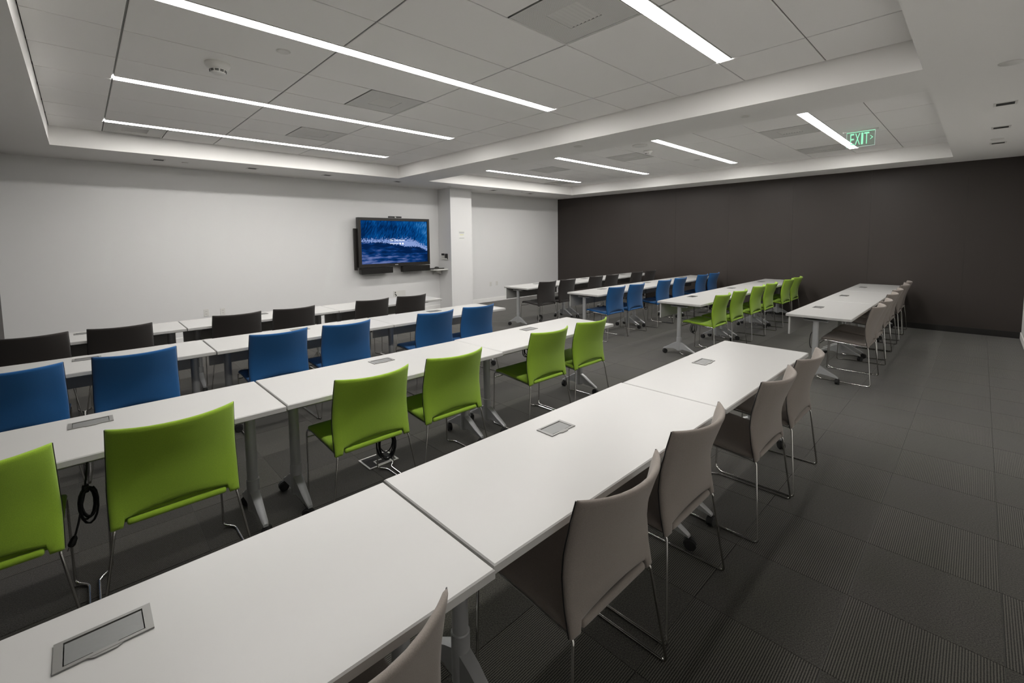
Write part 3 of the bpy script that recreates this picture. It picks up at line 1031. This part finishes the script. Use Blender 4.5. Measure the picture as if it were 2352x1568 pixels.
def back_mesh(mat):
    us = [-1, -0.985, -0.955, -0.9, -0.825, -0.79, -0.60, -0.4, -0.2, 0, 0.2, 0.4, 0.60, 0.79, 0.825, 0.9, 0.955, 0.985, 1]
    ts = [0, 0.012, 0.04, 0.10, 0.2, 0.3, 0.42, 0.54, 0.66, 0.78, 0.88, 0.95, 0.982, 1]
    bm = bmesh.new()
    grid = {}
    TH = 0.0125
    for i, u in enumerate(us):
        au = abs(u)
        arch = 0.0
        if au < 0.80: arch = 0.034 + 0.024 * (1 - (au / 0.80) ** 2)
        elif au < 0.9: arch = 0.0
        for j, t in enumerate(ts):
            z0 = 0.408 + arch
            z1 = 0.852 - 0.004 * (1 - u * u)
            z = z0 + (z1 - z0) * t
            hw = interp(HW, z)
            ye, sg = interp(EDGE_Y, z), interp(SAG, z)
            y = ye - sg * (1 - abs(u) ** 2.2)
            tu = 1.0 if au < 0.90 else math.sqrt(max(0.0, 1 - ((au - 0.90) / 0.10) ** 2))
            tt = 1.0
            if t < 0.04: tt = math.sqrt(max(0, 1 - ((0.04 - t) / 0.04) ** 2))
            if t > 0.95: tt = math.sqrt(max(0, 1 - ((t - 0.95) / 0.05) ** 2))
            h = TH * min(tu, tt)
            x = u * hw
            for s in (-1, 1):
                if h < 1e-6:
                    if (i, j, -1) not in grid:
                        grid[(i, j, -1)] = bm.verts.new((x, y, z))
                    grid[(i, j, 1)] = grid[(i, j, -1)]
                else:
                    grid[(i, j, s)] = bm.verts.new((x, y + s * h, z))
    for i in range(len(us) - 1):
        for j in range(len(ts) - 1):
            for s in (-1, 1):
                q = [grid[(i, j, s)], grid[(i + 1, j, s)], grid[(i + 1, j + 1, s)], grid[(i, j + 1, s)]]
                q2 = []
                for v in q:
                    if v not in q2: q2.append(v)
                if len(q2) >= 3:
                    try: bm.faces.new(q2 if s < 0 else q2[::-1])
                    except ValueError: pass
    bmesh.ops.recalc_face_normals(bm, faces=bm.faces[:])
    me = bpy.data.meshes.new('backrest')
    bm.to_mesh(me); bm.free()
    me.materials.append(mat)
    me.polygons.foreach_set('use_smooth', [True] * len(me.polygons))
    return me


def seat_mesh(mat):
    us = [-1, -0.985, -0.94, -0.8, -0.5, -0.2, 0.2, 0.5, 0.8, 0.94, 0.985, 1]
    ts = [0, 0.012, 0.05, 0.15, 0.3, 0.5, 0.7, 0.84, 0.93, 0.975, 1]
    bm = bmesh.new()
    grid = {}
    for i, u in enumerate(us):
        au = abs(u)
        for j, t in enumerate(ts):
            y = 0.055 + 0.415 * t
            hw = 0.228 + 0.010 * t - 0.018 * max(0, (t - 0.93) / 0.07) ** 2
            z = 0.430 + 0.038 * t - 0.020 * (max(0, t - 0.8) / 0.2) ** 2 - 0.010 * (1 - u * u) * math.sin(math.pi * min(1, t * 1.1))
            tu = 1.0 if au < 0.94 else math.sqrt(max(0, 1 - ((au - 0.94) / 0.06) ** 2))
            tt = 1.0
            if t < 0.05: tt = math.sqrt(max(0, 1 - ((0.05 - t) / 0.05) ** 2))
            if t > 0.93: tt = math.sqrt(max(0, 1 - ((t - 0.93) / 0.07) ** 2))
            h = 0.014 * min(tu, tt)
            for s in (-1, 1):
                if h < 1e-6:
                    if (i, j, -1) not in grid: grid[(i, j, -1)] = bm.verts.new((u * hw, y, z))
                    grid[(i, j, 1)] = grid[(i, j, -1)]
                else:
                    grid[(i, j, s)] = bm.verts.new((u * hw, y, z + s * h))
    for i in range(len(us) - 1):
        for j in range(len(ts) - 1):
            for s in (-1, 1):
                q = [grid[(i, j, s)], grid[(i + 1, j, s)], grid[(i + 1, j + 1, s)], grid[(i, j + 1, s)]]
                q2 = []
                for v in q:
                    if v not in q2: q2.append(v)
                if len(q2) >= 3:
                    try: bm.faces.new(q2)
                    except ValueError: pass
    bmesh.ops.recalc_face_normals(bm, faces=bm.faces[:])
    me = bpy.data.meshes.new('seat')
    bm.to_mesh(me); bm.free()
    me.materials.append(mat)
    me.polygons.foreach_set('use_smooth', [True] * len(me.polygons))
    return me


WR = 0.0056


def frame_mesh(s):
    p = [(s * 0.222, 0.040, 0.412), (s * 0.286, 0.0, WR), (s * 0.284, 0.435, WR), (s * 0.236, 0.488, WR + 0.004),
         (s * 0.232, 0.478, 0.435), (s * 0.222, 0.42, 0.440)]
    return MB().tube(fillet(p, 0.022, 4, closed=True), WR, 8, closed=True).mesh('side_frame', M['chrome'], smooth=60)


CM = {'side_frame': {s: frame_mesh(s) for s in (-1, 1)},
      'crossbar': MB().tube([(-0.233, 0.482, 0.385), (0.233, 0.482, 0.385)], WR * 0.9, 8).mesh('crossbar', M['chrome'], smooth=60),
      'glide': MB().box(-0.008, 0.008, -0.02, 0.02, 0.0, 0.004).mesh('glide', M['rubber'])}
pip = {}
for s in (-1, 1):
    pts = []
    for k in range(13):
        z = 0.412 + (0.848 - 0.412) * k / 12
        pts.append((s * (interp(HW, z) + 0.0005), interp(EDGE_Y, z) + 0.003, z))
    pip[s] = MB().tube(pts, 0.0022, 5).mesh('piping', M['black'], smooth=60)
ROLL_PROF = [(0.003, -0.182), (0.011, -0.180), (0.015, -0.174), (0.0155, -0.16), (0.0155, 0.16), (0.015, 0.174), (0.011, 0.180), (0.003, 0.182)]
FAB = {}
for c in ('black', 'blue', 'green', 'grey'):
    mt = M['fab_' + c]
    FAB[c] = dict(seat=seat_mesh(mt), back=back_mesh(mt),
                  roll=MB().lathe(ROLL_PROF, 14, center=(0, 0.046, 0.427), axis='x').mesh('seat_roll', mt, smooth=50))


def make_chair(color):
    o = empty('sled_chair')
    st = link('seat', FAB[color]['seat'], o)
    link('seat_roll', FAB[color]['roll'], st)
    bk = link('backrest', FAB[color]['back'], o)
    for s in (-1, 1):
        link('piping', pip[s], bk)
        link('side_frame', CM['side_frame'][s], o)
    link('crossbar', CM['crossbar'], o)
    return o


CH_L = {1: ([-0.345, 0.230, 1.178, 1.758, 2.722, 3.302], [5.47, 5.475, 5.48, 5.48, 5.465, 5.462]),
        2: ([-0.350, 0.241, 1.184, 1.764, 2.705, 3.295], [4.055, 4.073, 4.10, 4.07, 3.995, 3.995]),
        3: ([-0.350, 0.255, 1.186, 1.784, 2.813, 3.418], [2.418, 2.428, 2.402, 2.415, 2.476, 2.487]),
        4: ([None, 0.302, 1.216, 1.850, 2.748, 3.358], [0, 0.767, 0.769, 0.798, 0.752, 0.744])}
CH_R = {1: ([6.082, 6.660, 7.570, 8.155, 9.150, 9.755], [5.40] * 6),
        2: ([6.108, 6.688, 7.635, 8.245, 9.245, 9.825], [3.96, 3.948, 3.945, 3.94, 3.945, 3.945]),
        3: ([6.182, 6.798, 7.620, 8.205, 9.137, 9.715], [2.365, 2.364, 2.375, 2.366, 2.362, 2.368]),
        4: ([6.228, 6.815, 7.672, 8.305, 9.195, 9.780], [0.760, 0.766, 0.796, 0.806, 0.811, 0.826])}
WORD = {'black': 'black', 'blue': 'blue', 'green': 'lime green', 'grey': 'taupe grey'}
proto = {}
for r in (4, 3, 2, 1):
    for blk, tabs, where in (('L', CH_L, 'facing the display'), ('R', CH_R, 'by the brown wall')):
        X, Yv = tabs[r]
        for n, (x, y) in enumerate(zip(X, Yv)):
            if x is None: continue
            c = COLN[r]
            if c not in proto:
                o = proto[c] = make_chair(c)
                index_children()
            else:
                o = copy_tree(proto[c])
            o.location = (x, y - 0.022, 0)
            o.rotation_euler = (0, 0, random.uniform(-0.008, 0.008))
            k = 5 - n if blk == 'L' else n
            setp(o, '%s fabric sled-base chair, %s from the aisle in its row %s' % (WORD[c], ORD[k], where), 'chair', '%s chairs %s' % (c, where))


# ------------------------------------------------------------------ cords hanging under the tables
def cord(x, y, z, label, loops=4, rad=0.07, xs=0.85, top=0.70, tail=True, flat=0.45, floor=False, seed=1, az=0.0):
    """looped power cord hanging from (x, y, top); coil centre at z"""
    rnd = random.Random(seed)
    o = empty('power_cord', (x, y, 0), az)
    pts = [(0.03, 0.02, top), (0.025, 0.015, top - 0.10), (0.012, 0.005, z + rad + 0.06), (0.0, 0.0, z + rad)]
    n = 14
    for l in range(loops):
        rr = rad * rnd.uniform(0.8, 1.1)
        ph = rnd.uniform(-0.25, 0.25)
        oy = rnd.uniform(-0.022, 0.022)
        for k in range(n):
            a = math.pi / 2 + 2 * math.pi * k / n
            pts.append((rr * xs * math.cos(a + ph * 0.3) + 0.004 * l, oy + flat * 0.25 * rr * math.sin(a * 0.5), z + (rad - rr) + rr * math.sin(a)))
    MB().tube(pts, 0.0042, 6).build('cable', M['cord'], o, smooth=60)
    MB().lathe([(0.012, -0.016), (0.014, 0.0), (0.012, 0.016)], 10, center=(0.002, 0.0, z + rad * 0.95)).build('cable_tie', M['black'], o)
    if tail:
        e = Vector((-0.055, -0.01, z - rad - 0.02))
        MB().tube([(0.0, 0.0, z + rad * 0.9), (-0.02, 0.0, z), (-0.035, -0.005, z - rad * 0.6), e], 0.0042, 6).build('cable', M['cord'], o, smooth=60)
        pl = MB().lathe([(0.006, 0.0), (0.013, -0.012), (0.014, -0.038), (0.010, -0.045)], 10).build('plug', M['black'], o, smooth=40, loc=e, rot=(0, R(25), 0))
        MB().box(-0.007, -0.005, -0.003, 0.003, -0.062, -0.044).box(0.005, 0.007, -0.003, 0.003, -0.062, -0.044).build('prong', M['chrome'], pl)
    setp(o, label, 'power cord', 'looped black power cords under the tables')


cord(-0.05, 2.80, 0.40, 'black power cord with dangling plug by the lime green chair, end table facing the display', 5, 0.085, xs=0.38, seed=3, az=0.5)
cord(1.43, 2.77, 0.205, 'looped black power cord hanging above the floor box', 6, 0.10, xs=0.55, tail=False, seed=5, az=-0.4)
cord(2.86, 2.80, 0.60, 'black power cord bundled high under the aisle-end table of the green row', 3, 0.05, tail=False, seed=8)
cord(6.46, 2.87, 0.27, 'coiled black power cord below the aisle-end lime green seat by the brown wall', 5, 0.075, tail=False, seed=11)
cord(7.845, 4.44, 0.308, 'coiled black power cord below the middle blue-row table by the brown wall', 4, 0.075, tail=False, seed=13)
cord(6.37, 5.87, 0.075, 'black power cord heaped near the floor under the black-row aisle-end table', 5, 0.06, tail=False, seed=17)
cord(6.19, 4.46, 0.15, 'black power cord dangling low under the aisle-end blue-row table', 4, 0.06, tail=True, seed=19)
cord(6.02, 1.27, 0.42, 'black power cord looped behind the leg of the grey-row aisle-end table', 3, 0.085, tail=False, seed=23)

# ------------------------------------------------------------------ floor box under the green row
fb = empty('floor_box', (1.487, 2.985, 0))


def frame_rect(w, d, t, z0, z1):
    return MB().box(-w, w, -d, -d + t, z0, z1).box(-w, w, d - t, d, z0, z1).box(-w, -w + t, -d + t, d - t, z0, z1).box(w - t, w, -d + t, d - t, z0, z1)


frame_rect(0.114, 0.090, 0.012, 0.0003, 0.006).build('outer_frame', M['floor_frame'], fb)
MB().box(-0.100, 0.100, -0.076, 0.076, 0.0003, 0.003).build('carpet_insert', M['subfloor'], fb)
frame_rect(0.056, 0.036, 0.009, 0.003, 0.007).build('cable_door', M['floor_frame'], fb, loc=(0.012, -0.038, 0))
setp(fb, 'square floor box with light metal frames set in the carpet', 'floor box')
